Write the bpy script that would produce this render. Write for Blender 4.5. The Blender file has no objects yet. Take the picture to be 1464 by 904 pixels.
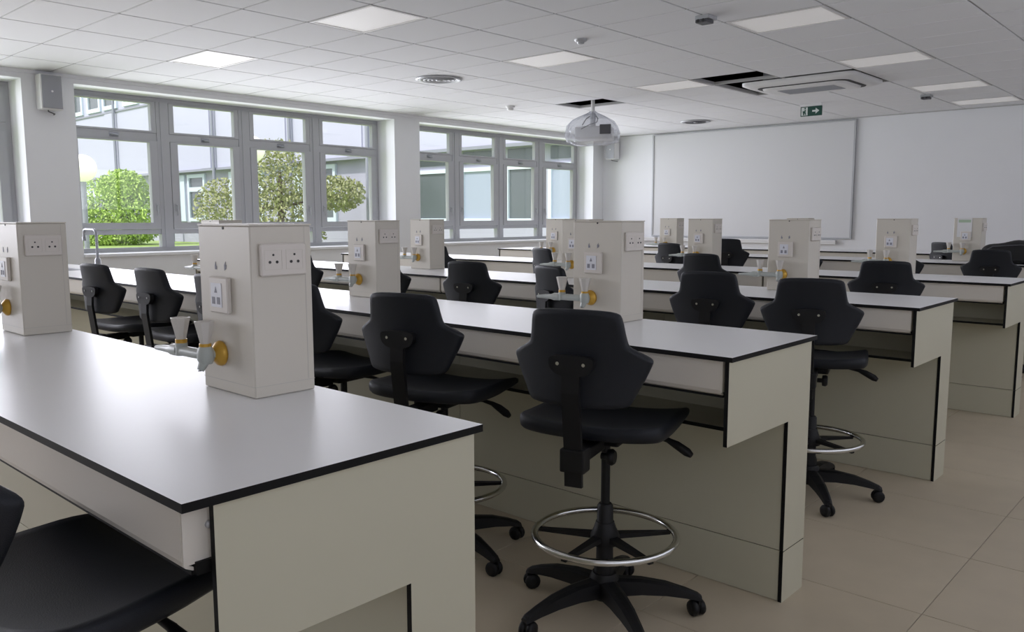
import bpy, bmesh, math, random
from mathutils import Vector, Matrix
R = math.radians
random.seed(7)
scene = bpy.context.scene
COL = scene.collection

# ------------------------------------------------------------------ camera
CZ, F_PX, YAW, PITCH, ROLL = 1.3017, 1180.29, 0.73754, 0.11901, -0.00182
fw = Vector((-math.sin(YAW)*math.cos(PITCH), math.cos(YAW)*math.cos(PITCH), -math.sin(PITCH)))
r0 = Vector((math.cos(YAW), math.sin(YAW), 0)); u0 = r0.cross(fw)
rt = r0*math.cos(ROLL) + u0*math.sin(ROLL); up = rt.cross(fw)
cam_d = bpy.data.cameras.new('camera'); cam = bpy.data.objects.new('camera', cam_d); COL.objects.link(cam)
cam_d.sensor_width = 36.0; cam_d.lens = 36.0*F_PX/1464.0; cam_d.clip_start = 0.02; cam_d.clip_end = 300
cam.matrix_world = Matrix(((rt.x, up.x, -fw.x, 0), (rt.y, up.y, -fw.y, 0), (rt.z, up.z, -fw.z, CZ), (0, 0, 0, 1)))
scene.camera = cam
def in_view(P, m=25):
    d = Vector(P) - Vector((0, 0, CZ)); z = d.dot(fw)
    if z < .1: return False
    x = 732 + F_PX*d.dot(rt)/z; y = 452 - F_PX*d.dot(up)/z
    return -m < x < 1464+m and -m < y < 904+m

# ------------------------------------------------------------------ world, sun, window fill lamps, exposure
w = bpy.data.worlds.new('sky'); scene.world = w; w.use_nodes = True
bg = w.node_tree.nodes['Background']; bg.inputs[0].default_value = (.86, .88, 1.0, 1); bg.inputs[1].default_value = 1.9
sun_d = bpy.data.lights.new('sun', 'SUN'); sun_d.energy = 3.2; sun_d.angle = R(3); sun_d.color = (1, .96, .88)
sun = bpy.data.objects.new('sun', sun_d); COL.objects.link(sun)
sun.rotation_euler = Vector((.04, .66, -.75)).to_track_quat('-Z', 'Y').to_euler()
BAYS = [(-5.78, -1.71), (-1.26, 2.81), (3.28, 7.351), (7.80, 11.83)]          # window openings along the left wall (y range)
XW, XF, ZS, ZH, ZC = -8.82, -9.18, .935, 2.62, 2.70          # wall face, frame plane, sill, head, ceiling
for (y0, y1) in BAYS:  # area lamp added inside each bay to strengthen the daylight
    a = bpy.data.lights.new('window_fill_light', 'AREA'); a.shape = 'RECTANGLE'
    a.size = ZH-ZS-.1; a.size_y = y1-y0-.1; a.energy = 66; a.color = (.90, .90, 1.0); a.spread = R(115)
    o = bpy.data.objects.new('window_fill_light', a); COL.objects.link(o)
    o.location = (XF+.12, (y0+y1)/2, (ZS+ZH)/2)
    o.rotation_euler = (0, -math.pi/2, 0)
# unseen high strip of glazing, added in the right wall to brighten right-facing surfaces
ADDED_STRIP = (-1.8, 9.6, 1.45, 2.45)
vs = scene.view_settings
vs.view_transform = 'Standard'; vs.look = 'None'; vs.gamma = 1.0; vs.use_curve_mapping = False
vs.exposure = -0.02

# ------------------------------------------------------------------ materials
def lin(c): return tuple((v/12.92 if v <= .04045 else ((v+.055)/1.055)**2.4) for v in c)
def srgb(r, g, b): return lin((r/255, g/255, b/255)) + (1,)
def mat(name, col, rough=.5, metal=0, noise=0, nscale=40, bump=0, bscale=200, spec=.5, emit=0, coat=0):
    m = bpy.data.materials.new(name); m.use_nodes = True
    nt = m.node_tree; b = nt.nodes['Principled BSDF']
    b.inputs['Roughness'].default_value = rough; b.inputs['Metallic'].default_value = metal
    b.inputs['Specular IOR Level'].default_value = spec
    b.inputs['Coat Weight'].default_value = coat
    tc = nt.nodes.new('ShaderNodeTexCoord')
    if noise:
        n = nt.nodes.new('ShaderNodeTexNoise'); n.inputs['Scale'].default_value = nscale; n.inputs['Detail'].default_value = 4
        nt.links.new(tc.outputs['Object'], n.inputs['Vector'])
        mx = nt.nodes.new('ShaderNodeMix'); mx.data_type = 'RGBA'
        mx.inputs[6].default_value = tuple(max(0, v*(1-noise)) for v in col[:3]) + (1,)
        mx.inputs[7].default_value = tuple(min(1, v*(1+noise)) for v in col[:3]) + (1,)
        nt.links.new(n.outputs['Fac'], mx.inputs[0]); nt.links.new(mx.outputs[2], b.inputs['Base Color'])
    else:
        b.inputs['Base Color'].default_value = col
    if bump:
        n2 = nt.nodes.new('ShaderNodeTexNoise'); n2.inputs['Scale'].default_value = bscale
        nt.links.new(tc.outputs['Object'], n2.inputs['Vector'])
        bp = nt.nodes.new('ShaderNodeBump'); bp.inputs['Strength'].default_value = bump; bp.inputs['Distance'].default_value = .002
        nt.links.new(n2.outputs['Fac'], bp.inputs['Height']); nt.links.new(bp.outputs[0], b.inputs['Normal'])
    if emit:
        b.inputs['Emission Color'].default_value = col; b.inputs['Emission Strength'].default_value = emit
    return m
def clear_mat(name, gloss, tint=(1, 1, 1, 1), rough=.02, diffuse=0):
    m = bpy.data.materials.new(name); m.use_nodes = True; nt = m.node_tree
    for n in list(nt.nodes): nt.nodes.remove(n)
    out = nt.nodes.new('ShaderNodeOutputMaterial'); t = nt.nodes.new('ShaderNodeBsdfTransparent'); t.inputs[0].default_value = tint
    g = nt.nodes.new('ShaderNodeBsdfGlossy'); g.inputs['Roughness'].default_value = rough
    mx = nt.nodes.new('ShaderNodeMixShader'); mx.inputs[0].default_value = gloss
    nt.links.new(t.outputs[0], mx.inputs[1]); nt.links.new(g.outputs[0], mx.inputs[2])
    last = mx
    if diffuse:
        d = nt.nodes.new('ShaderNodeBsdfDiffuse'); d.inputs[0].default_value = (.85, .86, .9, 1)
        m2 = nt.nodes.new('ShaderNodeMixShader'); m2.inputs[0].default_value = diffuse
        nt.links.new(mx.outputs[0], m2.inputs[1]); nt.links.new(d.outputs[0], m2.inputs[2]); last = m2
    nt.links.new(last.outputs[0], out.inputs[0]); return m

M = {}
M['wall'] = mat('painted_wall', (.87, .88, .905, 1), .75, noise=.02, nscale=3, bump=.08, bscale=90)
M['ceil'] = mat('ceiling_tile', (.85, .855, .875, 1), .9, noise=.04, nscale=160, bump=.3, bscale=400)
M['grid'] = mat('ceiling_grid', (.50, .50, .50, 1), .6)
M['plenum'] = mat('dark_plenum', (.03, .03, .032, 1), .9)
M['floor'] = mat('floor_tile', (.56, .48, .355, 1), .42, noise=.10, nscale=5, bump=.06, bscale=60)
M['grout'] = mat('floor_joint', (.36, .31, .24, 1), .8)
M['top'] = mat('white_laminate', (.86, .86, .86, 1), .30, noise=.015, nscale=6, spec=.45)
M['edge'] = mat('black_core', (.006, .006, .006, 1), .6, spec=.2)
M['panel'] = mat('offwhite_panel', (.56, .538, .415, 1), .42, noise=.02, nscale=4)
M['tray'] = mat('cable_tray', (.70, .66, .59, 1), .38)
M['pillar'] = mat('pillar_white', (.67, .63, .55, 1), .4, noise=.015, nscale=5)
M['socket'] = mat('socket_plastic', (.73, .68, .62, 1), .35)
M['ablind'] = mat('far_window_blind', (.34, .39, .50, 1), .6)
M['hole'] = mat('dark_hole', (.03, .03, .03, 1), .6)
M['seam'] = mat('seam', (.55, .53, .48, 1), .6)
M['insert'] = mat('pale_insert', (.78, .79, .84, 1), .35)
M['ink'] = mat('grey_print', (.27, .27, .31, 1), .6)
M['brass'] = mat('yellow_brass', (.62, .36, .05, 1), .3, metal=.35)
M['tapgrey'] = mat('tap_grey', (.44, .47, .44, 1), .35)
M['taphandle'] = mat('tap_handle', (.66, .63, .58, 1), .4)
M['pu'] = mat('black_polyurethane', (.010, .012, .017, 1), .52, noise=.12, nscale=60, bump=.25, bscale=500, spec=.35)
M['plastic'] = mat('black_plastic', (.008, .008, .009, 1), .5, spec=.3)
M['chrome'] = mat('chrome', (.72, .73, .72, 1), .18, metal=1)
M['frame'] = mat('window_frame', (.47, .475, .50, 1), .4, noise=.02, nscale=10)
M['steel'] = mat('brushed_steel', (.36, .37, .40, 1), .3, metal=.8)
M['board'] = mat('whiteboard', (.74, .745, .76, 1), .25)
M['alu'] = mat('aluminium_frame', (.48, .49, .51, 1), .4, metal=.3)
M['white'] = mat('white_plastic', (.80, .80, .80, 1), .4)
M['speaker'] = mat('speaker_grille', (.36, .37, .40, 1), .6, bump=.5, bscale=900)
M['dgrey'] = mat('dark_grey_plastic', (.10, .10, .11, 1), .5)
M['lamp'] = mat('light_diffuser', (.93, .91, .90, 1), .5, emit=.16)
M['lamprim'] = mat('light_rim', (.80, .79, .78, 1), .5)
M['green'] = mat('exit_green', (.01, .07, .05, 1), .4)
M['pict'] = mat('exit_pictogram', (.75, .80, .78, 1), .4)
M['glass'] = clear_mat('window_glass', .05)
M['film'] = clear_mat('plastic_film', .22, (.93, .94, .97, 1), .12, .22)
M['lens'] = mat('projector_vent', (.09, .09, .10, 1), .3)
M['bag'] = mat('black_bag', (.008, .008, .009, 1), .7, bump=.4, bscale=300)
M['paper'] = mat('paper', (.80, .80, .80, 1), .6)
M['pgreen'] = mat('green_print', (.45, .58, .42, 1), .6)
M['facade'] = mat('facade_render', (.47, .475, .60, 1), .8, noise=.03, nscale=1.5)
M['facade2'] = mat('facade_ground_floor', (.40, .40, .50, 1), .8, noise=.03, nscale=1.5)
M['pipe'] = mat('drainpipe', (.26, .27, .33, 1), .5)
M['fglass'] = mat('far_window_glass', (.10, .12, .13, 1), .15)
M['fframe'] = mat('far_window_frame', (.62, .70, .80, 1), .5)
M['lawn'] = mat('lawn', (.30, .42, .12, 1), .9, noise=.35, nscale=2)
M['bark'] = mat('bark', (.12, .09, .06, 1), .9, noise=.3, nscale=20)
M['leafA'] = mat('light_green_leaf', (.36, .52, .10, 1), .6, noise=.35, nscale=3)
M['leafB'] = mat('olive_leaf', (.28, .30, .13, 1), .6, noise=.5, nscale=4)
M['globe'] = mat('opal_globe', (.95, .93, .85, 1), .3, emit=.25)

# ------------------------------------------------------------------ mesh helpers
class MB:
    def __init__(s): s.v = []; s.f = []; s.m = []; s.sm = []
    def add(s, vs, fs, mi=0, smooth=False):
        b = len(s.v); s.v += [tuple(p) for p in vs]
        for f in fs: s.f.append(tuple(b+i for i in f)); s.m.append(mi); s.sm.append(smooth)
        return s
    def box(s, x0, x1, y0, y1, z0, z1, mi=0, mtop=None, msides=None, bev=0):
        if bev:
            bm = bmesh.new(); bmesh.ops.create_cube(bm, size=1)
            for v in bm.verts: v.co = Vector(((x0+x1)/2+v.co.x*(x1-x0), (y0+y1)/2+v.co.y*(y1-y0), (z0+z1)/2+v.co.z*(z1-z0)))
            bmesh.ops.bevel(bm, geom=list(bm.edges), offset=bev, segments=1 if bev < .004 else 2, affect='EDGES', profile=.6)
            bm.verts.ensure_lookup_table(); bm.verts.index_update()
            s.add([v.co for v in bm.verts], [[v.index for v in f.verts] for f in bm.faces], mi); bm.free(); return s
        vs = [(x0,y0,z0),(x1,y0,z0),(x1,y1,z0),(x0,y1,z0),(x0,y0,z1),(x1,y0,z1),(x1,y1,z1),(x0,y1,z1)]
        s.add(vs, [(0,3,2,1)], mi); s.add(vs, [(4,5,6,7)], mi if mtop is None else mtop)
        s.add(vs, [(0,1,5,4),(1,2,6,5),(2,3,7,6),(3,0,4,7)], mi if msides is None else msides); return s
    def tube(s, pts, rad, n=10, mi=0, cap=True, smooth=True):
        pts = [Vector(p) for p in pts]; k = len(pts)
        rads = rad if isinstance(rad, (list, tuple)) else [rad]*k
        ref = None; vs = []
        for i in range(k):
            t = (pts[min(i+1, k-1)] - pts[max(i-1, 0)]).normalized()
            if ref is None:
                ref = t.orthogonal().normalized()
            else:
                ref = (ref - t*ref.dot(t)).normalized()
            b = t.cross(ref)
            for j in range(n):
                a = 2*math.pi*j/n; vs.append(pts[i] + (ref*math.cos(a)+b*math.sin(a))*rads[i])
        fs = [(i*n+j, i*n+(j+1) % n, (i+1)*n+(j+1) % n, (i+1)*n+j) for i in range(k-1) for j in range(n)]
        s.add(vs, fs, mi, smooth)
        if cap: s.add(vs, [tuple(range(n-1, -1, -1)), tuple((k-1)*n+j for j in range(n))], mi)
        return s
    def lathe(s, prof, n=20, c=(0, 0, 0), mi=0, smooth=True, axis='z', cap=True):
        vs = []
        for (r, z) in prof:
            for j in range(n):
                a = 2*math.pi*j/n; p = (r*math.cos(a), r*math.sin(a), z)
                if axis == 'y': p = (p[0], p[2], p[1])
                if axis == 'x': p = (p[2], p[0], p[1])
                vs.append((c[0]+p[0], c[1]+p[1], c[2]+p[2]))
        k = len(prof)
        fs = [(i*n+j, i*n+(j+1) % n, (i+1)*n+(j+1) % n, (i+1)*n+j) for i in range(k-1) for j in range(n)]
        s.add(vs, fs, mi, smooth)
        if cap: s.add(vs, [tuple(range(n-1, -1, -1)), tuple((k-1)*n+j for j in range(n))], mi)
        return s
    def torus(s, Rr, r, c=(0, 0, 0), n=40, m=10, mi=0):
        vs = [(c[0]+(Rr+r*math.cos(b))*math.cos(a), c[1]+(Rr+r*math.cos(b))*math.sin(a), c[2]+r*math.sin(b))
              for a in [2*math.pi*i/n for i in range(n)] for b in [2*math.pi*j/m for j in range(m)]]
        fs = [(i*m+j, ((i+1) % n)*m+j, ((i+1) % n)*m+(j+1) % m, i*m+(j+1) % m) for i in range(n) for j in range(m)]
        s.add(vs, fs, mi, True); return s
    def prism(s, pts, d0, d1, plane='xz', mi=0, mcap=None):
        """polygon pts in the plane, extruded along the remaining axis from d0 to d1"""
        def P(a, b, d):
            return {'xz': (a, d, b), 'yz': (d, a, b), 'xy': (a, b, d)}[plane]
        n = len(pts); vs = [P(a, b, d0) for a, b in pts] + [P(a, b, d1) for a, b in pts]
        s.add(vs, [(i, (i+1) % n, n+(i+1) % n, n+i) for i in range(n)], mi)
        s.add(vs, [tuple(range(n-1, -1, -1)), tuple(range(n, 2*n))], mi if mcap is None else mcap); return s
    def mesh(s, name, mats):
        me = bpy.data.meshes.new(name); me.from_pydata(s.v, [], s.f)
        for mm in (mats if isinstance(mats, (list, tuple)) else [mats]): me.materials.append(mm)
        me.polygons.foreach_set('material_index', s.m); me.polygons.foreach_set('use_smooth', s.sm)
        bm = bmesh.new(); bm.from_mesh(me); bmesh.ops.recalc_face_normals(bm, faces=bm.faces); bm.to_mesh(me); bm.free()
        me.update(); return me
    def build(s, name, mats, parent=None, loc=None):
        return link(name, s.mesh(name, mats), parent, loc)
def link(name, me, parent=None, loc=None):
    o = bpy.data.objects.new(name, me); COL.objects.link(o); o.parent = parent
    if loc is not None: o.location = loc
    return o
def tag(o, label=None, cat=None, group=None, kind=None):
    for k, v in (('label', label), ('category', cat), ('group', group), ('kind', kind)):
        if v: o[k] = v
    return o
def empty(name, loc=(0, 0, 0), rz=0, **k):
    o = bpy.data.objects.new(name, None); COL.objects.link(o); o.location = loc; o.rotation_euler = (0, 0, rz)
    o.empty_display_size = .1
    return tag(o, **k)
def copy_tree(o, parent=None):
    c = o.copy(); COL.objects.link(c); c.parent = parent
    for ch in list(o.children): copy_tree(ch, c)
    return c
def struct(name, mb, m, parent=None):
    o = mb.build(name, m, parent)
    if parent is None: o['kind'] = 'structure'
    return o

# ------------------------------------------------------------------ room shell
XR, YB, YF = 1.25, -6.3, 12.13
ZSLAB = 3.25
# floor: joints recessed, tiles proud
fl = empty('floor', kind='structure')
MB().box(XW-.4, XR+.1, YB-.1, YF+.1, -.10, -.004).build('floor_bed', M['grout'], fl)
TX, TY = .70, .60
tile_me = MB().box(-TX/2+.0018, TX/2-.0018, -TY/2+.0018, TY/2-.0018, -.02, 0, bev=.0012).mesh('floor_tile', M['floor'])
rest = MB(); nfl = 0
i0 = math.floor((XW+.74)/TX); i1 = math.ceil((XR+.74)/TX)
for i in range(i0, i1):
    for j in range(math.floor((YB-2.82)/TY), math.ceil((YF-2.82)/TY)):
        xa, ya = -.74+i*TX, 2.82+j*TY
        xb, yb = min(xa+TX, XR), min(ya+TY, YF); xa2, ya2 = max(xa, XW), max(ya, YB)
        if xb-xa2 < .02 or yb-ya2 < .02: continue
        full = (xb-xa2 > TX-.001 and yb-ya2 > TY-.001)
        c = ((xa2+xb)/2, (ya2+yb)/2, 0)
        if full and in_view(c) and xa > -7.5:
            link('floor_tile', tile_me, fl, c); nfl += 1
        else:
            rest.box(xa2+.0018, xb-.0018, ya2+.0018, yb-.0018, -.02, 0)
o = rest.build('floor_tile_field', M['floor'], fl); o['kind'] = 'stuff'

# walls
wl = MB()
ys = [YB-.1] + [v for b in BAYS for v in b] + [YF+.1]
wl.box(XW-.45, XW, YB-.1, YF+.1, -.1, ZS-.03)                       # below the sills
for k in range(0, len(ys), 2): wl.box(XW-.45, XW, ys[k], ys[k+1], ZS-.03, ZSLAB)   # piers
for (a, b) in BAYS: wl.box(XW-.45, XW, a, b, ZH, ZSLAB)             # lintels
struct('wall_left', wl, M['wall'])
struct('wall_front', MB().box(XW-.45, XR+.1, YF, YF+.2, -.1, ZSLAB), M['wall'])
wr = MB().box(XR, XR+.2, YB-.1, YF+.1, -.1, ADDED_STRIP[2]).box(XR, XR+.2, YB-.1, YF+.1, ADDED_STRIP[3], ZSLAB)
wr.box(XR, XR+.2, YB-.1, ADDED_STRIP[0], ADDED_STRIP[2], ADDED_STRIP[3]).box(XR, XR+.2, ADDED_STRIP[1], YF+.1, ADDED_STRIP[2], ADDED_STRIP[3])
struct('wall_right', wr, M['wall'])
struct('wall_back', MB().box(XW-.45, XR+.1, YB-.2, YB, -.1, ZSLAB), M['wall'])
struct('trim_1', MB().box(XW, XW+.022, YB, YF, ZC-.032, ZC+.02), M['wall'])       # perimeter angle along the window wall
struct('trim_2', MB().box(XW, XR, YF-.022, YF, ZC-.012, ZC+.02), M['grid'])
for n, b in enumerate(BAYS):
    struct('trim_%d' % (n+3), MB().box(XF-.02, XW+.03, b[0]+.003, b[1]-.003, ZS-.03, ZS, bev=.004), M['wall'])  # sill boards

# ceiling: slab above, T grid, tiles
GX, GY, X0, Y0 = .735, .512, -2.29, 3.565
ce = empty('ceiling', kind='structure')
MB().box(XW-.45, XR+.2, YB-.2, YF+.2, ZSLAB, ZSLAB+.1).build('plenum_slab', M['plenum'], ce)
MB().box(XW+.001, XW+.004, YB, YF, ZC+.05, ZSLAB).box(XW, XR, YF-.004, YF-.001, ZC+.05, ZSLAB).build('plenum_lining', M['plenum'], ce)
def cell(x, y): return (math.floor((x-X0)/GX+1e-6), math.floor((y-Y0)/GY+1e-6))
LIGHTS = {'L1': (-4.86, 3.82), 'L2': (-7.07, 3.82), 'L3': (-2.66, 5.87), 'L4': (-2.66, 7.92), 'L5': (-2.66, 9.96), 'L8': (-2.66, 11.5),
          'L6': (-4.86, 5.87), 'L7': (-4.86, 7.92)}
AC = (-3.66, 8.72)
skip = {cell(*p) for p in LIGHTS.values()}
skip |= {cell(-4.1, 7.9), cell(-6.33, 8.43)}
for xx in (-4.1, -3.4):
    for yy in (8.4, 8.9): skip.add(cell(xx, yy))
tm = MB(); g = .008
tm.box(-GX/2+g, GX/2-g, -GY/2+g, GY/2-g, 0, .016, bev=.003)
tile_c = tm.mesh('ceiling_tile', M['ceil']); rest = MB()
ix0, ix1 = math.floor((XW-X0)/GX), math.ceil((XR-X0)/GX); iy0, iy1 = math.floor((YB-Y0)/GY), math.ceil((YF-Y0)/GY)
nct = 0
for i in range(ix0, ix1):
    for j in range(iy0, iy1):
        if (i, j) in skip: continue
        xa, ya = max(X0+i*GX, XW), max(Y0+j*GY, YB); xb, yb = min(X0+(i+1)*GX, XR), min(Y0+(j+1)*GY, YF)
        if xb-xa < .05 or yb-ya < .05: continue
        c = ((xa+xb)/2, (ya+yb)/2, ZC)
        full = xb-xa > GX-.01 and yb-ya > GY-.01
        if in_view(c):
            nct += 1
            if full: link('ceiling_tile', tile_c, ce, c)
            else: MB().box(xa+g, xb-g, ya+g, yb-g, ZC, ZC+.016).build('ceiling_tile', M['ceil'], ce)
        else: rest.box(xa+g, xb-g, ya+g, yb-g, ZC, ZC+.016)
o = rest.build('ceiling_tile_field', M['ceil'], ce); o['kind'] = 'stuff'
HOLES = [cell(-4.1, 7.9), cell(-6.33, 8.43)]
for i in range(ix0+1, ix1):
    x = X0+i*GX
    MB().box(x-.012, x+.012, YB, YF, ZC+.007, ZC+.035).build('grid_runner', M['grid'], ce)
cross = MB()
for j in range(iy0+1, iy1):
    y = Y0+j*GY
    for i in range(ix0, ix1):
        xa, xb = max(X0+i*GX, XW)+.013, min(X0+(i+1)*GX, XR)-.013
        if abs(y-(Y0+GY*10)) < .01 and -4.5 < (xa+xb)/2 < -3.0: continue        # behind the air conditioner
        if xb-xa > .05: cross.box(xa, xb, y-.012, y+.012, ZC+.004, ZC+.034)
o = cross.build('grid_cross_bars', M['grid'], ce); o['kind'] = 'stuff'

# ------------------------------------------------------------------ windows in the left wall
FD = .07                                                        # frame depth
ZB = [.98, 1.114, 1.25, 2.137, 2.247, 2.575]
def ring(mb, y0, y1, z0, z1, t, x0, x1, tb=None, tt=None):
    tb = t if tb is None else tb; tt = t if tt is None else tt
    mb.box(x0, x1, y0, y0+t, z0, z1); mb.box(x0, x1, y1-t, y1, z0, z1)
    mb.box(x0, x1, y0+t, y1-t, z0, z0+tb); mb.box(x0, x1, y0+t, y1-t, z1-tt, z1)
    return mb
for n, (y0, y1) in enumerate(BAYS):
    win = empty('window_%d' % (n+1), (XF, y0, ZS), kind='structure')
    L = y1-y0; ZT = ZH-ZS
    def zz(z): return z-ZS
    ring(MB(), .002, L-.002, 0, ZT-.002, .045, -FD, 0).build('outer_frame', M['frame'], win)
    pitch = (L-.09)/4
    for k in range(3):
        yc = .045+pitch*(k+1)
        MB().box(-FD, .012, yc-.07, yc+.07, .045, ZT-.047).box(.012, .022, yc-.03, yc-.008, .045, ZT-.047).build('mullion', M['frame'], win)
    for k in range(4):
        a = .045+pitch*k+(.07 if k else 0)+.002; b = .045+pitch*(k+1)-(.07 if k < 3 else 0)-.002
        MB().box(-FD+.004, .004, a, b, zz(2.147), zz(2.232)).build('transom', M['frame'], win)
        MB().box(-FD+.004, .004, a, b, zz(1.124), zz(1.175)).build('lower_rail', M['frame'], win)
        s1 = ring(MB(), a+.002, b-.002, zz(1.178), zz(2.145), .085, -.05, .018, tb=.072, tt=.018).build('casement_sash', M['frame'], win)
        MB().box(-.028, -.022, a+.087, b-.087, zz(1.25), zz(2.127)).build('pane', M['glass'], s1)
        s2 = ring(MB(), a+.002, b-.002, zz(2.234), ZT-.05, .055, -.05, .012, tb=.02, tt=.02).build('top_sash', M['frame'], win)
        MB().box(-.028, -.022, a+.057, b-.057, zz(2.254), ZT-.07).build('pane', M['glass'], s2)
        MB().box(-.028, -.022, a, b, zz(.98), zz(1.124)).build('pane', M['glass'], win)
        # catch on the transom and lever on the stile
        yc = (a+b)/2; zc = zz(2.192)
        MB().box(.004, .012, yc-.05, yc+.05, zc-.022, zc+.022, bev=.003).tube([(.012, yc-.035, zc-.005), (.035, yc-.035, zc-.005), (.038, yc+.03, zc-.012)], .007, 8).build('catch', M['steel'], win)
        side = b-.04 if k % 2 == 0 else a+.04
        MB().box(.018, .028, side-.013, side+.013, zz(1.38), zz(1.46), bev=.002).tube([(.028, side, zz(1.44)), (.05, side, zz(1.44)), (.055, side, zz(1.33))], .008, 8).build('lever_handle', M['alu'], s1)

win = empty('window_5', (XR, ADDED_STRIP[0], ADDED_STRIP[2]), kind='structure')  # added glazing, open to the sky, for fill from the right
L4, H4 = ADDED_STRIP[1]-ADDED_STRIP[0], ADDED_STRIP[3]-ADDED_STRIP[2]
ring(MB(), .002, L4-.002, .002, H4-.002, .05, .04, .12).build('outer_frame', M['frame'], win)
for k in range(1, 8): MB().box(.05, .11, L4*k/8-.03, L4*k/8+.03, .052, H4-.052).build('mullion', M['frame'], win)
for k in range(8): MB().box(.078, .084, L4*k/8+(.032 if k else .053), L4*(k+1)/8-(.032 if k < 7 else .053), .053, H4-.053).build('pane', M['glass'], win)

# ------------------------------------------------------------------ lab benches
ROWY = [.519, 2.153, 3.892, 5.644, 7.847, 9.69]
XE, XP = -1.103, -1.118                                          # worktop end, end panel outer face
XL = [-4.6, -7.75, -7.75, -7.75, -7.38, -7.5]
BD, TT, LEGY, BACKY = .61, .020, .433, .600
NAMES = ['nearest', 'second', 'third', 'fourth', 'fifth', 'sixth']
BL = ['white topped lab bench nearest the camera, cut off at left',
      'white topped lab bench, second row, behind the swivel chair with chrome ring at its end',
      'white topped lab bench, third row from the camera',
      'white topped lab bench, fourth row from the camera, running out at the right edge',
      'white topped lab bench, fifth row, with the black bag on it',
      'white topped lab bench, sixth and last row before the whiteboard']
def end_panel_pts(front):
    return [(front, .885), (BACKY, .885), (BACKY, 0), (LEGY, 0), (LEGY, .63), (front, .63)]
for r, y in enumerate(ROWY):
    be = empty('lab_bench', (0, y, 0), label=BL[r], cat='lab bench', group='rows of lab benches')
    xl = XL[r]; th = .013
    MB().box(xl, XE, 0, BD, .8855, .90, mi=0, msides=1).build('worktop', [M['top'], M['edge']], be)
    fr = .055 if r == 0 else .012
    # L shaped end panels with black core edges; plinth piece of the leg below the joint
    for side, (xa, xb) in enumerate(((XP-th, XP), (xl+.012, xl+.012+th))):
        upp = [(fr, .885), (BACKY, .885), (BACKY, .182), (LEGY, .182), (LEGY, .63), (fr, .63)]
        MB().prism(upp, xa, xb, 'yz', mi=1, mcap=0).build('end_panel', [M['panel'], M['edge']], be)
        MB().prism([(LEGY, 0), (BACKY, 0), (BACKY, .179), (LEGY, .179)], xa, xb, 'yz', mi=1, mcap=0).build('end_plinth', [M['panel'], M['edge']], be)
    xs = [XP-th-.001]
    while xs[-1]-1.545 > xl+.5: xs.append(xs[-1]-1.545)
    xs.append(xl+.026)
    for a, b in zip(xs[1:], xs[:-1]):
        a2, b2 = a+.0015, b-.0015
        MB().box(a2, b2, LEGY+.004, LEGY+.016, .182, .885).build('front_panel', M['panel'], be)
        MB().box(a2, b2, LEGY+.004, LEGY+.016, .002, .179).build('plinth_panel', M['panel'], be)
        MB().box(a2, b2, BACKY-.013, BACKY-.001, .002, .885).build('rear_panel', M['panel'], be)
        # cable tray under the front edge: thin folded channel with a rolled lower lip
        if True:
            prof = [(.022, .885), (.022, .80), (.026, .789), (.035, .784), (.135, .784), (.135, .779), (.033, .779), (.022, .785), (.017, .797), (.017, .885)]
            MB().prism([(p[0]-.001, p[1]) for p in prof], a2+.004, b2-.012, 'yz').build('cable_tray', M['tray'], be)
            MB().box(a2+.004, b2-.012, .03, .145, .772, .778).box(b2-.03, b2-.002, .034, .10, .773, .793).build('tray_rail', M['edge'], be)
            e = MB().box(b2-.012, b2-.008, .017, .075, .79, .885).build('tray_end_cap', M['tray'], be)
            MB().lathe([(.006, 0), (.006, .004), (.002, .005)], 10, (b2-.008, .058, .845), axis='x').build('screw', M['alu'], e)
    MB().box(xl+.026, XP-th-.001, .205, LEGY+.003, .622, .635, mi=0, msides=1).build('shelf', [M['panel'], M['edge']], be)

# ------------------------------------------------------------------ service pillars
PW, PD, PZ = .228, .156, 1.288
def make_tap(parent):
    """double gas tap on the front face, flange at the origin of its part; -y is outwards"""
    t = MB().lathe([(.028, 0), (.030, -.004), (.028, -.010), (.018, -.018), (.012, -.022)], 18, axis='y').build('gas_tap', M['brass'], parent, (-.140, -.0005, .090))
    b = MB()
    b.tube([(0, -.016, 0), (0, -.036, 0)], .012, 10)
    b.lathe([(.014, -.020), (.019, -.010), (.019, .010), (.014, .020)], 12, (0, -.040, 0))
    b.tube([(0, -.040, 0), (-.125, -.043, -.001)], .0125, 10)
    b.tube([(-.120, -.043, -.001), (-.150, -.044, -.002), (-.165, -.045, -.003), (-.20, -.046, -.004), (-.235, -.047, -.006)], [.0145, .0145, .010, .008, .0055], 10)
    b.tube([(0, -.042, -.010), (-.002, -.049, -.026), (-.003, -.053, -.034)], [.013, .010, .008], 10)
    b.lathe([(.014, -.012), (.014, .018)], 10, (-.110, -.043, 0))
    b.build('tap_body', M['tapgrey'], t)
    MB().lathe([(.005, 0), (.005, .001)], 8, (0, 0, 0)).build('nozzle_hole', M['hole'], t, (-.003, -.0535, -.0355))
    for hx, hy in ((0, -.040), (-.110, -.043)):
        MB().lathe([(.0135, .018), (.0135, .027)], 12, (hx, hy, 0)).build('tap_ring', M['brass'], t)
        MB().lathe([(.012, .027), (.0135, .036), (.0225, .074), (.0235, .078), (.020, .0785), (.014, .076)], 8, (hx, hy, 0), smooth=False).build('tap_handle', M['taphandle'], t)
    return t
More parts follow.
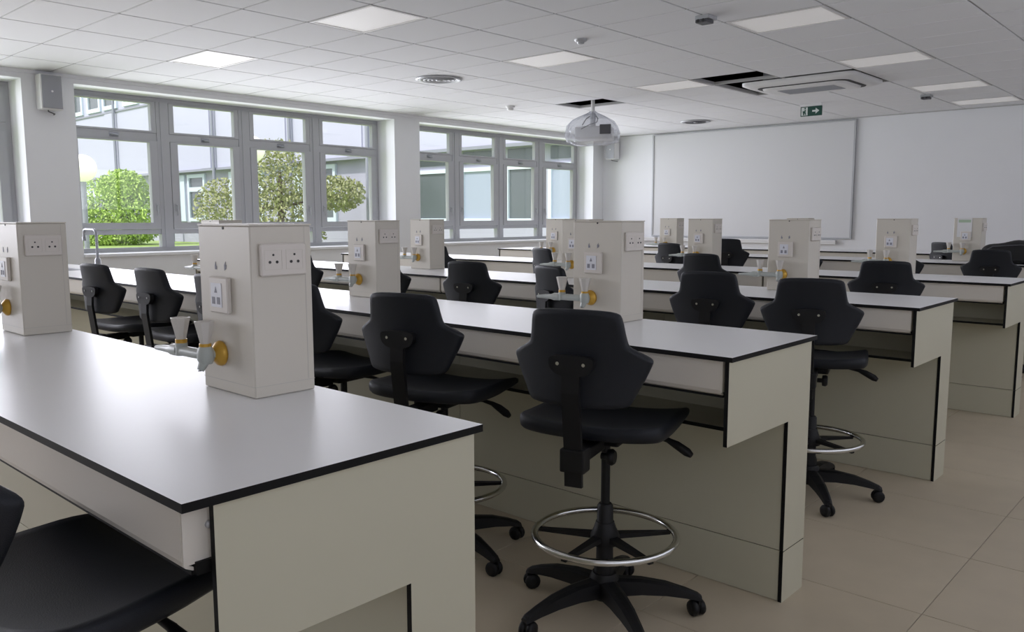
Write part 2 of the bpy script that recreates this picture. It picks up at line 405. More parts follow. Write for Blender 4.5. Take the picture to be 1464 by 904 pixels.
def make_pillar():
    """origin: front right lower corner of the pillar, standing on the worktop"""
    p = empty('service_pillar')
    MB().box(-PW, 0, 0, PD, .001, PZ-.904, bev=.0025).build('body', M['pillar'], p)
    MB().box(-PW-.001, .001, -.001, PD+.001, PZ-.9038, PZ-.900).build('cap', M['pillar'], p)
    MB().box(-PW-.0005, .0005, -.0005, PD+.0005, .026, .0270).build('base_seam', M['seam'], p)
    MB().box(0, .0005, PD-.018, PD-.017, .03, PZ-.906).build('corner_seam', M['seam'], p)
    MB().lathe([(.0035, 0), (.0035, -.0012)], 10, axis='y').build('cap_screw', M['hole'], p, (-.112, 0, PZ-.909))
    # data outlet on the front
    o = MB().box(-.167, -.084, -.012, 0, .185, .268, bev=.003).build('outlet_plate', M['socket'], p)
    MB().box(-.155, -.108, -.0135, -.0122, .199, .254).build('outlet_insert', M['insert'], o)
    for cx in (-.143, -.121):
        MB().prism([(cx-.006, .206), (cx+.006, .206), (cx+.006, .222), (cx-.006, .222)], -.0145, -.0137, 'xz').build('port', M['ink'], o)
    MB().prism([(-.138, .232), (-.126, .232), (-.132, .246)], -.0142, -.0137, 'xz').build('arrow_print', M['ink'], o)
    # two little gas marks: a flame and a drop
    MB().prism([(-.155, .284), (-.147, .284), (-.146, .292), (-.149, .291), (-.151, .302), (-.155, .293)], -.0010, -.0002, 'xz').build('flame_mark', M['ink'], p)
    MB().prism([(-.112, .283), (-.105, .287), (-.103, .296), (-.108, .294), (-.106, .303), (-.113, .295)], -.0010, -.0002, 'xz').build('drop_mark', M['ink'], p)
    # double socket on the right side
    s = MB().box(0, .011, .019, .136, .273, .345, bev=.003).build('socket_plate', M['socket'], p)
    for cy in (.050, .104):
        ring(MB(), cy-.022, cy+.022, .287, .331, .0010, .0108, .0114).build('socket_outline', M['pillar'], s)
        for dy, dz, rr in ((0, .010, .0026), (-.009, -.006, .0034), (.009, -.006, .0034)):
            MB().lathe([(rr, 0), (rr, .0012)], 8, axis='x').build('socket_hole', M['hole'], s, (.0108, cy+dy, .310+dz))
    make_tap(p)
    return p
PIL = [  # row, x of right face, label
 (0, -1.632, 'service pillar on the nearest bench with double socket and yellow gas tap flange, largest in view'),
 (0, -3.12, 'service pillar on the nearest bench cut off by the left edge of the photo'),
 (1, -1.79, 'service pillar on the second bench, between the two black chairs nearest the aisle'),
 (1, -3.258, 'service pillar on the second bench, just right of the nearest pillar'),
 (1, -4.79, 'service pillar on the second bench almost hidden behind the nearest pillar'),
 (2, -1.793, 'service pillar on the third bench in front of the whiteboard\'s right end'),
 (2, -3.25, 'service pillar on the third bench half hidden behind a second row pillar'),
 (2, -4.786, 'service pillar on the third bench before the window with four panes by the corner'),
 (3, -1.809, 'service pillar on the fourth bench right of the whiteboard, before the bare wall'),
 (3, -3.318, 'service pillar on the fourth bench under the middle of the whiteboard'),
 (3, -4.85, 'service pillar on the fourth bench, only its left edge showing'),
 (4, -1.87, 'service pillar on the fifth bench with a green printed sheet, near the black bag'),
 (4, -3.45, 'service pillar on the fifth bench hidden behind a third row pillar'),
 (4, -4.976, 'service pillar on the fifth bench at the left end of the whiteboard')]
proto = make_pillar()
for i, (r, x, lab) in enumerate(PIL):
    p = proto if i == 0 else copy_tree(proto)
    p.location = (x, ROWY[r]+.430, .900)
    tag(p, lab, 'service pillar', 'service pillars on the benches')
sheet = MB().box(0, .12, -.0012, 0, 0, .17).build('notice_sheet', M['paper'], None, (-2.075, ROWY[4]+.4290-.0005, 1.10))
tag(sheet, 'white paper sheet with green print taped to the fifth bench pillar', 'paper')
MB().box(.01, .11, -.0018, -.0012, .13, .155).build('green_heading', M['pgreen'], sheet)
sheet.location = (-2.07, ROWY[4]+.4285, 1.118)

# ------------------------------------------------------------------ swivel lab chairs
def pad(outline, top, bot, scales=(.25, .5, .72, .88, .96), rim=.35, plane='xy'):
    """closed star shaped outline (about its centre) filled with rings; top/bot give the height at (u, v)"""
    n = len(outline); cx = sum(p[0] for p in outline)/n; cy = sum(p[1] for p in outline)/n
    vs = []; rings = []
    def addring(s, h):
        ids = []
        for (a, b) in outline:
            u, v = cx+(a-cx)*s, cy+(b-cy)*s; vs.append((u, v, h(u, v))); ids.append(len(vs)-1)
        rings.append(ids)
    vs.append((cx, cy, top(cx, cy)))
    for s in scales: addring(s, top)
    addring(.992, lambda u, v: top(u, v)*(1-rim*.5)+bot(u, v)*rim*.5)
    addring(1.0, lambda u, v: (top(u, v)+bot(u, v))/2)
    addring(.992, lambda u, v: bot(u, v)*(1-rim*.5)+top(u, v)*rim*.5)
    for s in reversed(scales): addring(s, bot)
    vs.append((cx, cy, bot(cx, cy)))
    fs = [(0, rings[0][i], rings[0][(i+1) % n]) for i in range(n)]
    for A, B in zip(rings[:-1], rings[1:]): fs += [(A[i], B[i], B[(i+1) % n], A[(i+1) % n]) for i in range(n)]
    fs += [(len(vs)-1, rings[-1][(i+1) % n], rings[-1][i]) for i in range(n)]
    if plane == 'xz': vs = [(a, c, b) for a, b, c in vs]
    return MB().add(vs, fs, 0, True)
def smooth_closed(pts, sub=4):
    n = len(pts); out = []
    for i in range(n):
        p0, p1, p2, p3 = (Vector(pts[(i+k-1) % n]) for k in range(4))
        for s in range(sub):
            t = s/sub
            out.append(tuple(.5*((2*p1)+(p2-p0)*t+(2*p0-5*p1+4*p2-p3)*t*t+(3*p1-p0-3*p2+p3)*t**3)))
    return out
SEATZ = .680
def make_chair():
    c = empty('lab_chair')
    # seat: dished pad with upturned rear corners and a waterfall front edge
    half = [(0, -.205), (.10, -.208), (.165, -.205), (.215, -.185), (.232, -.15), (.235, -.05), (.230, .08), (.225, .17), (.216, .207), (.19, .222), (.10, .226), (0, .227)]
    ol = smooth_closed(half + [(-x, y) for x, y in reversed(half[1:-1])], 3)
    st = lambda x, y: SEATZ - .014 + .020*(abs(x)/.22)**2.4 + .016*max(0, (-y-.06)/.15)**2 - .014*max(0, (y-.10)/.12)**2
    sb = lambda x, y: SEATZ - .052 + .012*(abs(x)/.22)**2 + .010*max(0, (-y-.06)/.15)**2 + .014*max(0, (y-.02)/.2)
    pad(ol, st, sb).build('seat', M['pu'], c)
    # backrest: narrow head, side wings, tapered foot, wrapped forwards
    hb = [(0, 1.042), (.08, 1.040), (.122, 1.034), (.136, 1.020), (.143, .98), (.150, .945), (.160, .932), (.185, .918), (.208, .904), (.215, .893), (.211, .878), (.197, .845), (.172, .795), (.158, .768), (.140, .757), (.09, .752), (0, .750)]
    ob = smooth_closed(hb + [(-x, z) for x, z in reversed(hb[1:-1])], 2)
    curve = lambda x, z: 1.15*x*x + .010*math.cos((z-.86)*11) - .10*(z-.86)*.6
    BY = -.275
    pad(ob, lambda x, z: BY+curve(x, z)+.016, lambda x, z: BY+curve(x, z)-.014, plane='xz').build('backrest', M['pu'], c)
    # spine: plate with two screws, bar, lower slide box
    sp = MB()
    pl = smooth_closed([(-.068, .885), (-.060, .905), (0, .910), (.060, .905), (.068, .885), (.058, .864), (.03, .850), (-.03, .850), (-.058, .864)], 3)
    sp.prism(pl, BY-.034, BY-.012, 'xz')
    sp.build('spine_plate', M['plastic'], c)
    for sx in (-.040, .040):
        MB().lathe([(.0055, -.0365), (.0055, -.034)], 8, (sx, BY, .885), axis='y').build('screw', M['chrome'], c)
    bar = MB(); prof = [(BY-.026, .875), (BY-.030, .80), (BY-.018, .70), (BY-.006, .60), (BY-.002, .515)]
    for k in range(len(prof)-1):
        (ya, za), (yb, zb) = prof[k], prof[k+1]
        vs = [(-.027, ya-.006, za), (.027, ya-.006, za), (.027, ya+.008, za), (-.027, ya+.008, za), (-.027, yb-.006, zb), (.027, yb-.006, zb), (.027, yb+.008, zb), (-.027, yb+.008, zb)]
        bar.add(vs, [(0, 1, 5, 4), (1, 2, 6, 5), (2, 3, 7, 6), (3, 0, 4, 7), (0, 3, 2, 1), (4, 5, 6, 7)], 0)
    bar.build('spine', M['plastic'], c)
    MB().box(-.038, .038, BY-.022, BY+.035, .560, .630, bev=.006).build('slide_box', M['plastic'], c)
    mech = MB().box(-.075, .075, -.10, .09, .595, .634, bev=.008).box(-.030, .030, BY+.03, -.09, .585, .620, bev=.004)
    mech.build('mechanism', M['plastic'], c)
    MB().lathe([(.010, 0), (.010, .02), (.024, .022), (.026, .036), (.020, .044)], 14, (.03, -.125, .572), axis='x').build('knob', M['plastic'], c)
    lv = MB().tube([(.06, .03, .610), (.15, .035, .610), (.20, .03, .602)], [.007, .007, .009], 8)
    lv.tube([(.195, .03, .603), (.225, .025, .592), (.26, .018, .575), (.275, .014, .567)], [.009, .014, .015, .009], 8)
    lv.build('lever', M['plastic'], c)
    # column and foot ring
    MB().tube([(0, 0, .34), (0, 0, .605)], .0145, 12).build('gas_lift', M['plastic'], c)
    MB().lathe([(.034, .10), (.034, .17), (.028, .19), (.026, .37), (.020, .378)], 16).build('column_sleeve', M['plastic'], c)
    MB().torus(.230, .0115, (0, 0, .272), 48, 10).build('foot_ring', M['chrome'], c)
    fh = MB().lathe([(.045, .242), (.048, .272), (.036, .297), (.030, .317)], 16)
    fh.build('ring_hub', M['plastic'], c)
    spm = MB().add([(.03, -.016, .258), (.228, -.009, .252), (.228, .009, .252), (.03, .016, .258), (.03, -.016, .276), (.228, -.009, .262), (.228, .009, .262), (.03, .016, .276)],
                   [(0, 3, 2, 1), (4, 5, 6, 7), (0, 1, 5, 4), (1, 2, 6, 5), (2, 3, 7, 6), (3, 0, 4, 7)]).mesh('ring_spoke', M['plastic'])
    for k in range(5):
        o = link('ring_spoke', spm, c); o.rotation_euler = (0, 0, R(40+72*k))
    # five star base with twin wheel castors
    MB().lathe([(.036, .055), (.050, .07), (.050, .125), (.040, .145)], 16).build('base_hub', M['plastic'], c)
    leg = MB(); sec = [(.035, .128, .072, .034), (.12, .126, .078, .029), (.20, .114, .075, .025), (.265, .094, .066, .021), (.305, .078, .058, .019), (.318, .068, .056, .016)]
    vs = []
    for (x, zt, zb, wd) in sec:
        vs += [(x, -wd, zb), (x, wd, zb), (x, wd*.85, zt-.006), (x, wd*.4, zt), (x, -wd*.4, zt), (x, -wd*.85, zt-.006)]
    n = 6; fs = [(i*n+j, i*n+(j+1) % n, (i+1)*n+(j+1) % n, (i+1)*n+j) for i in range(len(sec)-1) for j in range(n)]
    fs += [tuple(range(n)), tuple(range((len(sec)-1)*n, len(sec)*n))]
    legm = leg.add(vs, fs).mesh('base_leg', M['plastic'])
    cs = MB()
    for s in (-1, 1):
        cs.lathe([(.020, 0), (.0265, .003*s), (.0275, .012*s), (.024, .019*s), (.012, .021*s)], 14, (0, .003*s, .028), axis='y')
    cs.box(-.018, .016, -.004, .004, .028, .06).tube([(0.004, 0, .05), (0.004, 0, .075)], .009, 8)
    csm = cs.mesh('castor', M['plastic'])
    for k in range(5):
        o = link('base_leg', legm, c); o.rotation_euler = (0, 0, R(23+72*k))
        q = link('castor', csm, o, (.302, 0, 0)); q.rotation_euler = (0, 0, R(random.uniform(0, 360)))
    return c
CH = [  # back centre x, y, turn in degrees, lift, row, label
 (-1.451, 1.876, 16, 0, 'black swivel lab chair at the second bench, fully visible with chrome foot ring'),
 (-2.223, 1.881, 15, 0, 'black swivel lab chair at the second bench, second from the aisle'),
 (-2.93, 1.90, 8, 0, 'black swivel lab chair right behind the nearest service pillar'),
 (-3.66, 1.93, 4, 0, 'black swivel lab chair peeking out left of the nearest service pillar'),
 (-4.355, 1.947, 5, 0, 'black swivel lab chair behind the nearest bench, second from the left pillar'),
 (-5.005, 1.918, 8, 0, 'black swivel lab chair in front of the sink tap, leftmost of the second row'),
 (-5.42, 3.56, 5, 0, 'black swivel lab chair at the third bench, a sliver right of the nearest pillar'),
 (-4.42, 3.56, 5, 0, 'black swivel lab chair at the third bench between the two pillars before the corner window'),
 (-3.548, 3.505, 10, 0, 'black swivel lab chair at the third bench, right of the pillar before the corner window'),
 (-2.867, 3.467, -18, 0, 'turned black swivel lab chair just left of a second row pillar'),
 (-1.98, 3.597, 10, 0, 'black swivel lab chair at the third bench, second from the aisle'),
 (-1.43, 3.488, 17, 0, 'black swivel lab chair at the aisle end of the third bench'),
 (-5.86, 5.37, 3, 0, 'black swivel lab chair at the fourth bench under the corner window'),
 (-4.606, 5.457, -18, 0, 'black swivel lab chair at the fourth bench left of the paired pillars'),
 (-3.006, 5.347, 2, 0, 'black swivel lab chair at the fourth bench in front of the middle pillar'),
 (-1.663, 5.154, 15, 0, 'black swivel lab chair at the fourth bench before the pillar on the bare wall'),
 (-4.47, 7.30, -6, 0, 'black swivel lab chair at the fifth bench under the whiteboard\'s left part'),
 (-3.90, 7.42, 12, .05, 'black swivel lab chair at the fifth bench emerging right of a fourth row pillar'),
 (-3.20, 7.47, 4, 0, 'black swivel lab chair at the fifth bench, mostly behind a third row pillar'),
 (-2.33, 7.47, 6, 0, 'black swivel lab chair at the fifth bench, mostly behind the pillar on the bare wall'),
 (-1.60, 7.42, 8, 0, 'black swivel lab chair in front of the black bag at the right edge'),
 (-2.446, 9.252, -35, 0, 'black swivel lab chair at the last bench, left of the pillar with green print'),
 (-1.40, .247, 14, .03, 'black swivel lab chair at the nearest bench, cut off at bottom left')]
chair = make_chair()
for i, (bx, by, a, lift, lab) in enumerate(CH):
    o = chair if i == 0 else copy_tree(chair)
    ar = R(a)
    o.location = (bx-.26*math.sin(ar), by+.26*math.cos(ar), 0); o.rotation_euler = (0, 0, ar)
    tag(o, lab, 'chair', 'black swivel lab chairs')
    if lift:
        for ch in o.children:
            if ch.name.split('.')[0] in ('seat', 'backrest', 'spine_plate', 'screw', 'spine', 'slide_box', 'mechanism', 'knob', 'lever', 'gas_lift'):
                ch.location.z += lift
    if i:
        turn = {10: -11, 11: 52, 16: 32, 17: 14}.get(i, random.uniform(0, 72))
        for ch in o.children:
            if ch.name.startswith('base_leg'): ch.rotation_euler.z += R(turn)

# ------------------------------------------------------------------ sink tap on the second bench
t = empty('sink_tap', (-6.78, 2.62, .90), label='grey swan-neck laboratory tap standing behind the second row chairs by the window', cat='tap')
MB().lathe([(.030, 0), (.030, .006), (.022, .012), (.022, .075), (.018, .085), (.011, .095)], 16).build('base', M['steel'], t)
neck = [(0, 0, .09), (0, 0, .28)] + [(-.03*(1-math.cos(R(a)))*1.0, -.004, .28+.03*math.sin(R(a))) for a in (30, 60, 90)] + [(-.16, -.02, .312)] + \
       [(-.16-.03*math.sin(R(a)), -.02, .282+.03*math.cos(R(a))) for a in (30, 60, 90)] + [(-.19, -.02, .25)]
MB().tube(neck, .010, 10).build('swan_neck', M['steel'], t)
MB().lathe([(.013, 0), (.014, .03), (.011, .035)], 12, (-.19, -.02, .222)).build('outlet', M['steel'], t)
s = empty('sink', (-7.05, 2.36, .90), label='small grey sink let into the second bench by the window', cat='sink')
ring(MB(), -.17, .17, -.22, .22, .02, 0, .003)
rim = MB()
for (xa, xb, ya, yb) in ((-.24, .24, -.17, -.14), (-.24, .24, .14, .17), (-.24, -.21, -.14, .14), (.21, .24, -.14, .14)): rim.box(xa, xb, ya, yb, .0005, .004)
rim.build('rim', M['steel'], s)
MB().box(-.21, .21, -.14, .14, .0003, .0015).build('basin', M['dgrey'], s)

# ------------------------------------------------------------------ front wall
b = empty('whiteboard', (-6.09, YF, 1.0), label='large whiteboard in a thin grey frame on the front wall', cat='whiteboard')
W2, HB = 1.66, 1.655
MB().box(-W2, W2, -.022, -.001, 0, HB).build('board', M['board'], b)
for xa, xb, za, zb in ((-W2-.025, -W2, -.02, HB+.02), (W2, W2+.025, -.02, HB+.02), (-W2, W2, HB, HB+.02), (-W2, W2, -.02, 0)):
    MB().box(xa, xb, -.034, -.001, za, zb).build('frame_bar', M['alu'], b)
d = empty('cable_duct', (0, YF, .90), label='white cable duct along the front wall under the whiteboard', cat='cable duct')
MB().box(-8.55, -4.62, -.06, -.001, 0, .062, bev=.004).build('duct', M['white'], d)
MB().box(-8.55, -4.62, -.0615, -.058, .028, .031).build('cover_joint', M['seam'], d)
MB().box(-8.22, -8.00, -.075, -.001, .062, .14, bev=.005).build('junction_box', M['white'], d)

# ------------------------------------------------------------------ loudspeakers
def speaker(loc, rz, lab):
    s = empty('wall_speaker', loc, R(rz), label=lab, cat='loudspeaker', group='wall loudspeakers')
    MB().box(-.10, .10, -.17, -.03, 0, .33, bev=.018).build('cabinet', M['white'], s)
    MB().box(-.088, .088, -.178, -.168, .012, .318, bev=.003).build('grille', M['speaker'], s)
    MB().lathe([(.010, -.181), (.010, -.178)], 10, (0, 0, .17), axis='y').build('badge', M['white'], s)
    MB().box(-.035, .035, -.03, 0, .08, .25, bev=.003).build('wall_plate', M['dgrey'], s)
    MB().tube([(-.02, -.10, 0), (-.02, -.10, -.012), (.05, -.06, -.028), (.055, -.02, -.03)], .006, 8).build('cable_clamp', M['dgrey'], s)
    return s
speaker((XW, 3.02, 2.33), 90, 'grey wall loudspeaker high on the pier left of the windows')
speaker((-8.55, YF, 2.30), 0, 'grey wall loudspeaker on the front wall in the window corner')

# ------------------------------------------------------------------ ceiling fittings
for k, (n, (x, y)) in enumerate(LIGHTS.items()):
    i, j = cell(x, y); cx, cy = X0+(i+.5)*GX, Y0+(j+.5)*GY
    lab = {'L1': 'square ceiling light panel nearest the camera, top centre left', 'L2': 'ceiling light panel over the first window, near the loudspeaker',
           'L3': 'ceiling light panel at top right beside the motion sensor, nearest of its row', 'L4': 'ceiling light panel second in the right hand row, beside the air conditioner',
           'L5': 'ceiling light panel third in the right hand row', 'L8': 'ceiling light panel farthest in the right hand row by the front wall',
           'L6': 'ceiling light panel in the middle between the round diffuser and the sensor', 'L7': 'dim ceiling light panel next to the open ceiling gap'}[n]
    l = empty('ceiling_light', (cx, cy, ZC), label=lab, cat='ceiling light', group='square ceiling light panels')
    hx, hy = GX/2-.013, GY/2-.013
    f = MB()
    f.box(-hx, hx, -hy, -hy+.022, -.002, .02).box(-hx, hx, hy-.022, hy, -.002, .02).box(-hx, -hx+.022, -hy+.022, hy-.022, -.002, .02).box(hx-.022, hx, -hy+.022, hy-.022, -.002, .02)
    f.build('rim', M['lamprim'], l)
    MB().box(-hx+.022, hx-.022, -hy+.022, hy-.022, .002, .012).build('diffuser', M['lamp'], l)
# air conditioner cassette
ac = empty('air_conditioner', (AC[0], AC[1], ZC), label='white ceiling cassette air conditioner beside the open ceiling gap', cat='air conditioner')
def rrect(hx, hy, r, n=5):
    out = []
    for sx, sy, a0 in ((1, 1, 0), (-1, 1, 90), (-1, -1, 180), (1, -1, 270)):
        out += [(sx*(hx-r)+r*math.cos(R(a0+90*k/n)), sy*(hy-r)+r*math.sin(R(a0+90*k/n))) for k in range(n+1)]
    return out
def loft(mb, loops, mi=0, capend=True):
    n = len(loops[0]); vs = [p for L in loops for p in L]
    mb.add(vs, [(i*n+j, i*n+(j+1) % n, (i+1)*n+(j+1) % n, (i+1)*n+j) for i in range(len(loops)-1) for j in range(n)], mi, True)
    if capend: mb.add(vs, [tuple((len(loops)-1)*n+j for j in range(n))], mi)
    return mb
HX, HY = .60, .43
loft(MB(), [[(x, y, .01) for x, y in rrect(HX, HY, .08)], [(x, y, -.02) for x, y in rrect(HX, HY, .08)], [(x, y, -.045) for x, y in rrect(HX-.05, HY-.05, .10)], [(x, y, -.045) for x, y in rrect(HX-.10, HY-.09, .10)]]).build('panel', M['white'], ac)
loft(MB(), [[(x, y, -.044) for x, y in rrect(HX-.115, HY-.10, .11)], [(x, y, -.050) for x, y in rrect(HX-.12, HY-.105, .11)]]).build('air_slot', M['hole'], ac)
loft(MB(), [[(x, y, -.045) for x, y in rrect(HX-.155, HY-.135, .10)], [(x, y, -.064) for x, y in rrect(HX-.165, HY-.145, .10)], [(x, y, -.068) for x, y in rrect(HX-.185, HY-.165, .09)]]).build('centre_panel', M['white'], ac)
for k in range(11):
    yy = -.15+.03*k
    MB().box(-.30, .30, yy-.005, yy+.005, -.072, -.066).build('grille_slat', M['speaker'], ac)
MB().box(-.40, .40, -.30, .30, .012, .26).build('casing', M['alu'], ac)
# round air diffusers
def diffuser(x, y, r, lab, m):
    d = empty('air_diffuser', (x, y, ZC), label=lab, cat='air diffuser', group='round ceiling air diffusers')
    MB().lathe([(r*.98, -.002), (r, -.012), (r*.9, -.020), (r*.78, -.012), (r*.74, -.004)], 32, cap=False).build('outer_ring', M['alu'], d)
    MB().lathe([(r*.76, -.002), (r*.76, -.004)], 32).build('throat', m, d)
    for k, q in enumerate((.62, .44, .26)):
        MB().lathe([(r*q, -.006), (r*(q+.07), -.018), (r*(q+.05), -.022), (r*(q-.03), -.008)], 28, cap=False).build('cone', M['dgrey'] if r < .23 else M['alu'], d)
    MB().lathe([(r*.14, -.005), (r*.14, -.02), (r*.05, -.024)], 16).build('core', M['alu'], d)
diffuser(-6.33, 5.87, .235, 'round grey ceiling air diffuser above the window pier', M['dgrey'])
diffuser(-6.33, 10.99, .22, 'small looking round ceiling air diffuser above the whiteboard', M['hole'])
# sensors
def sensor(x, y, lab):
    s = empty('motion_sensor', (x, y, ZC+.008), R(0), label=lab, cat='sensor', group='box shaped ceiling sensors')
    MB().box(-.055, .055, -.06, .06, -.035, 0, bev=.006).build('housing', M['alu'], s)
    MB().box(-.045, .045, -.072, .03, -.060, -.036, bev=.006).build('eye_block', M['dgrey'], s)
    for k in (-.02, .02): MB().lathe([(.012, -.076), (.010, -.072)], 10, (k, 0, -.048), axis='y').build('lens', M['hole'], s)
sensor(-3.025, 5.36, 'dark box sensor on the ceiling rail beside the top right light panel')
sensor(-3.025, 10.47, 'dark box sensor on the ceiling near the front wall')
s = empty('smoke_detector', (-4.13, 5.36, ZC), label='small grey round detector on the ceiling left of the box sensor', cat='detector')
MB().lathe([(.05, 0), (.05, -.012), (.035, -.022)], 20).build('base', M['alu'], s)
MB().lathe([(.03, -.02), (.028, -.034), (.012, -.038)], 16).build('head', M['alu'], s)
s = empty('smoke_detector', (-7.20, 7.90, ZC), label='small white dome detector on the ceiling left of the projector', cat='detector')
MB().lathe([(.06, 0), (.06, -.014), (.05, -.02)], 20).build('base', M['white'], s)
MB().lathe([(.045, -.018), (.042, -.045), (.02, -.055)], 16).build('head', M['white'], s)
# exit sign
e = empty('exit_sign', (-4.31, 10.30, ZC), R(0), label='green emergency exit sign hanging below the ceiling near the air conditioner', cat='exit sign'); e.scale = (.84, 1, .9)
MB().box(-.16, .16, -.012, .012, -.165, -.035, bev=.003).build('sign_panel', M['green'], e)
MB().box(-.16, .16, -.02, .02, -.034, 0).build('bracket', M['white'], e)
pic = MB().box(-.145, -.05, -.0135, -.0125, -.155, -.045).build('door_pictogram', M['pict'], e)
MB().prism([(-.115, -.15), (-.10, -.15), (-.095, -.12), (-.08, -.15), (-.068, -.15), (-.082, -.105), (-.075, -.085), (-.09, -.075), (-.105, -.10), (-.118, -.09), (-.125, -.10)], -.0146, -.0136, 'xz').build('running_figure', M['green'], pic)
MB().lathe([(.012, -.0146), (.012, -.0136)], 10, (-.088, 0, -.06), axis='y').build('figure_head', M['green'], pic)
MB().prism([(.02, -.112), (.07, -.112), (.07, -.14), (.125, -.10), (.07, -.06), (.07, -.088), (.02, -.088)], -.0135, -.0125, 'xz').build('arrow', M['pict'], e)
# projector wrapped in clear film, hung from the gap
p = empty('projector', (-6.20, 8.30, 2.20), R(30), label='ceiling projector wrapped in clear plastic film, hanging from a ceiling gap', cat='projector')
MB().box(-.20, .25, -.16, .16, .04, .19, bev=.02).build('body', M['white'], p)
MB().box(.11, .245, -.232, -.222, .09, .205, bev=.004).build('vent', M['lens'], p)
MB().box(.11, .245, -.221, -.162, .09, .18).build('vent_duct', M['white'], p)
MB().lathe([(.045, .162), (.05, .150)], 18, (-.06, 0, .115), axis='y').build('lens', M['lens'], p)
MB().tube([(0, 0, .36), (0, 0, 1.0)], .024, 12).build('pole', M['white'], p)
MB().tube([(0, 0, .21), (0, 0, .36)], .036, 12).box(-.13, .13, -.02, .02, .195, .21).build('mount', M['alu'], p)
rnd = random.Random(11); loops = []
for z, hx, hy in ((.385, .032, .032), (.36, .06, .05), (.32, .15, .11), (.27, .24, .17), (.21, .295, .205), (.14, .315, .215), (.07, .32, .21), (.02, .29, .19), (-.015, .20, .13), (-.02, .08, .06)):
    base = rrect(hx, hy, min(hx, hy)*.55, 9); L = []
    for kk, (x, y) in enumerate(base):
        f = 1 + (.05*math.sin(kk*1.3+z*30) + rnd.uniform(-.035, .035))*min(1, hx/.15)
        L.append((x*f, y*f, z + rnd.uniform(-.008, .008) - .03*max(0, -x)*(1 if z < .2 else 0)))
    loops.append(L)
fm = MB(); loft(fm, loops); fm.sm = [False]*len(fm.sm); fm.build('plastic_film', M['film'], p)
cable = MB().tube([(.03, .03, .34), (.06, .03, .30), (.05, -.03, .25), (-.02, -.14, .215), (-.12, -.17, .16)], .007, 6).tube([(-.02, .02, .34), (-.08, .0, .30), (-.12, -.05, .22)], .007, 6)
cable.build('cable', M['dgrey'], p)

# ------------------------------------------------------------------ black bag on the fifth bench
g = empty('bag', (-1.52, 8.08, .901), R(8), label='black soft bag with a thin carrying loop on the fifth bench at the right edge', cat='bag')
bm = bmesh.new(); bmesh.ops.create_icosphere(bm, subdivisions=4, radius=1)
for v in bm.verts:
    c = v.co.copy(); n = (abs(c.x)**3+abs(c.y)**3+abs(c.z)**3)**(1/3)
    c /= n; v.co = Vector((c.x*.30*(1-.12*max(0, c.z)), c.y*.13, .095+c.z*.095+.012*math.sin(6*c.x+2)*max(0, c.z)))
for f in bm.faces: f.smooth = True
me = bpy.data.meshes.new('bag_body'); bm.to_mesh(me); bm.free(); me.materials.append(M['bag']); link('bag_body', me, g)
MB().tube([(.02, 0, .17), (.02, 0, .205), (.04, 0, .232), (.10, 0, .238), (.16, 0, .232), (.18, 0, .205), (.18, 0, .17)], .006, 8).build('carrying_loop', M['steel'], g)
MB().tube([(-.27, -.10, .10), (-.2, -.125, .15), (0, -.132, .165), (.2, -.125, .15), (.27, -.10, .10)], .004, 6).build('zip', M['dgrey'], g)

# ------------------------------------------------------------------ outside: courtyard, facade, trees, globe lamps
gr = MB().box(-110, XW-.46, -60, 60, -.5, .2).build('lawn', M['lawn']); tag(gr, kind='structure')
bd = empty('building', (0, 18, .2), label='pale lilac school wing across the courtyard seen through the windows', cat='building')
MB().box(-100, -9.6, 0, 8, 3.18, 12).build('upper_wall', M['facade'], bd)
MB().box(-100, -9.6, .35, 8, 0, 3.179).build('lower_wall', M['facade2'], bd)
MB().box(-100, -9.6, -.06, -.001, 3.13, 3.23).build('ledge', M['pipe'], bd)
MB().box(-100, -9.6, -.06, -.001, 6.38, 6.46).build('ledge', M['pipe'], bd)
for x in (-48.5, -43.2, -37.4, -33.4, -27.6, -22.9):
    MB().tube([(x, -.13, 0), (x, -.13, 12)], .07, 8).build('drainpipe', M['pipe'], bd)
    MB().box(x-1.3, x-.4, -.05, -.001, 3.24, 6.37).build('pilaster', M['facade'], bd)
def fwin(x, w, z0, z1, yy, t=.16, glass='fglass', bar=.68):
    f = MB(); zm = z0+(z1-z0)*bar
    f.box(x, x+t, yy-.10, yy-.001, z0, z1).box(x+w-t, x+w, yy-.10, yy-.001, z0, z1)
    f.box(x+t, x+w-t, yy-.10, yy-.001, z0, z0+t).box(x+t, x+w-t, yy-.10, yy-.001, z1-t, z1)
    if bar: f.box(x+t, x+w-t, yy-.10, yy-.001, zm-.1, zm+.1)
    f = f.build('window', M['fframe'], bd)
    if bar:
        MB().box(x+t, x+w-t, yy-.03, yy-.01, z0+t, zm-.1).build('pane', M[glass], f)
        MB().box(x+t, x+w-t, yy-.03, yy-.01, zm+.1, z1-t).build('pane', M[glass], f)
    else: MB().box(x+t, x+w-t, yy-.03, yy-.01, z0+t, z1-t).build('pane', M[glass], f)
for x, wd in ((-47.3, 1.9), (-43.0, 1.9), (-36.6, 1.6), (-31.9, 1.7), (-27.0, 1.7)):
    fwin(x, wd, .95, 3.05, .35)
    MB().box(x-1.0, x-.3, .26, .349, .95, 3.05).build('window_board', M['fframe'], bd)
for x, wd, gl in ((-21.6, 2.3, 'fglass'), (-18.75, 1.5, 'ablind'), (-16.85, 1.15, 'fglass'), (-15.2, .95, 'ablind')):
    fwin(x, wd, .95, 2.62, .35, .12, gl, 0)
    MB().box(x+.05, x+wd-.05, .31, .349, 2.75, 3.1).build('pane', M['fglass'], bd)  # dark strip painted in for the recess shade under the soffit
for x in (-51.5, -48.9, -46.6, -44.6, -42.2, -39.9): fwin(x, 1.7, 6.55, 8.6, 0, .2)
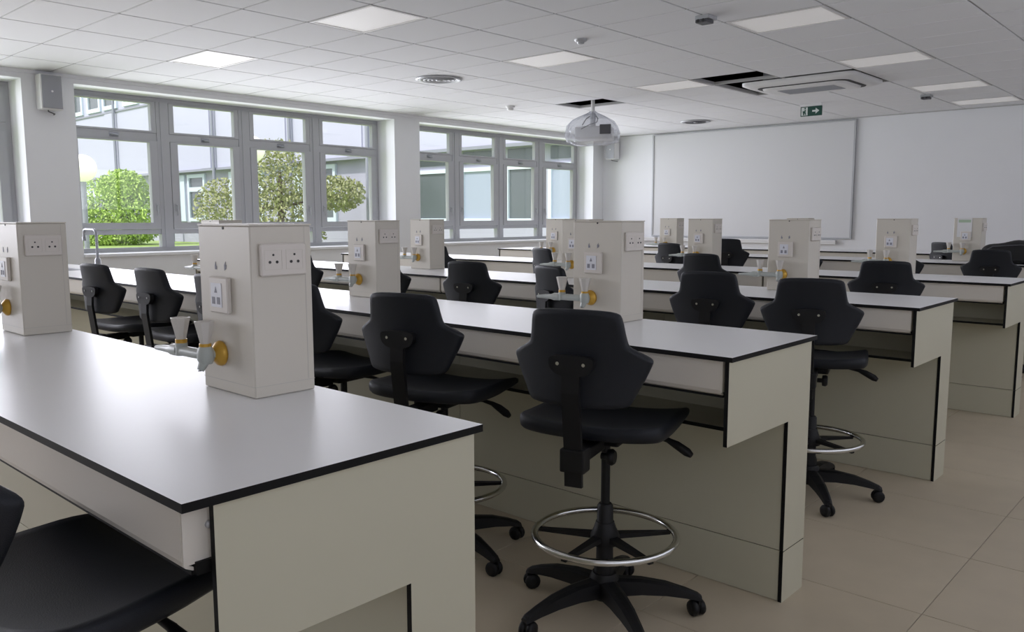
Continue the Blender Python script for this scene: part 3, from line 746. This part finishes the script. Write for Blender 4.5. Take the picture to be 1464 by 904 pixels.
def leaf_cloud(blobs, n, size, rnd):
    mb = MB()
    for k in range(n):
        c, rad = blobs[rnd.randrange(len(blobs))]
        while True:
            d = Vector((rnd.uniform(-1, 1), rnd.uniform(-1, 1), rnd.uniform(-1, 1)))
            if .35 < d.length < 1: break
        p = Vector(c) + Vector((d.x*rad[0], d.y*rad[1], d.z*rad[2]))
        a = Vector((rnd.gauss(0, 1), rnd.gauss(0, 1), rnd.gauss(0, 1))).normalized(); b2 = a.orthogonal().normalized()
        s = size*rnd.uniform(.6, 1.3)
        mb.add([p-a*s, p+b2*s*.45, p+a*s, p-b2*s*.45], [(0, 1, 2, 3)])
    return mb
def tree(loc, blobs, n, size, leafm, th, lab, seed):
    t = empty('tree', loc, label=lab, cat='tree', group='courtyard trees')
    rnd = random.Random(seed)
    tk = MB().tube([(0, 0, 0), (.05, .02, th*.5), (0, .05, th)], [.14, .10, .05], 8)
    for c, rad in blobs: tk.tube([(0, .03, th*.55), (c[0]*.5, c[1]*.5, (th*.55+c[2])/2), c], [.05, .035, .015], 6)
    tk.build('trunk', M['bark'], t)
    o = leaf_cloud(blobs, n, size, rnd).build('foliage', leafm, t); o['kind'] = 'stuff'
tree((-35.3, 14.07, 0.2), [((0, 0, 1.4), (1.6, 1.6, 1.35)), ((.4, .6, 2.3), (1.0, 1.0, .8)), ((-.9, -1.0, 1.1), (1.2, 1.2, 1.1)), ((.7, .9, 1.2), (1.2, 1.2, 1.2)), ((0, 0, .5), (1.8, 1.8, .6))], 15000, .075, M['leafA'], 1.6, 'bright green bush outside the first window, behind the globe lamp', 3)
tree((-24.13, 15.17, 0.2), [((0, 0, 2.5), (1.0, 1.0, 1.2)), ((1.2, 1.5, 1.9), (.9, .9, .6)), ((-1.2, -1.3, 1.4), (1.0, 1.0, 1.0)), ((.1, .1, 1.2), (1.1, 1.2, 1.0)), ((0, 0, .5), (1.5, 1.5, .5))], 9000, .07, M['leafB'], 2.6, 'olive and rust leaved tree outside the third window pane', 5)
for q, z, lab in (((-16.85, 6.33, 0.2), 1.85, 'white globe lamp on a post outside the first window'), ((-14.65, 8.63, 0.2), 2.22, 'white globe lamp on a post half hidden outside the third window pane')):
    l = empty('globe_lamp', q, label=lab, cat='lamp post', group='globe lamps in the courtyard')
    bm = bmesh.new(); bmesh.ops.create_uvsphere(bm, u_segments=24, v_segments=16, radius=.26)
    for f in bm.faces: f.smooth = True
    me = bpy.data.meshes.new('globe'); bm.to_mesh(me); bm.free(); me.materials.append(M['globe']); link('globe', me, l, (0, 0, z+.2))
    MB().tube([(0, 0, 0), (0, 0, z-.05)], .05, 10).build('post', M['pipe'], l)
print('tiles floor', nfl, 'ceiling', nct)
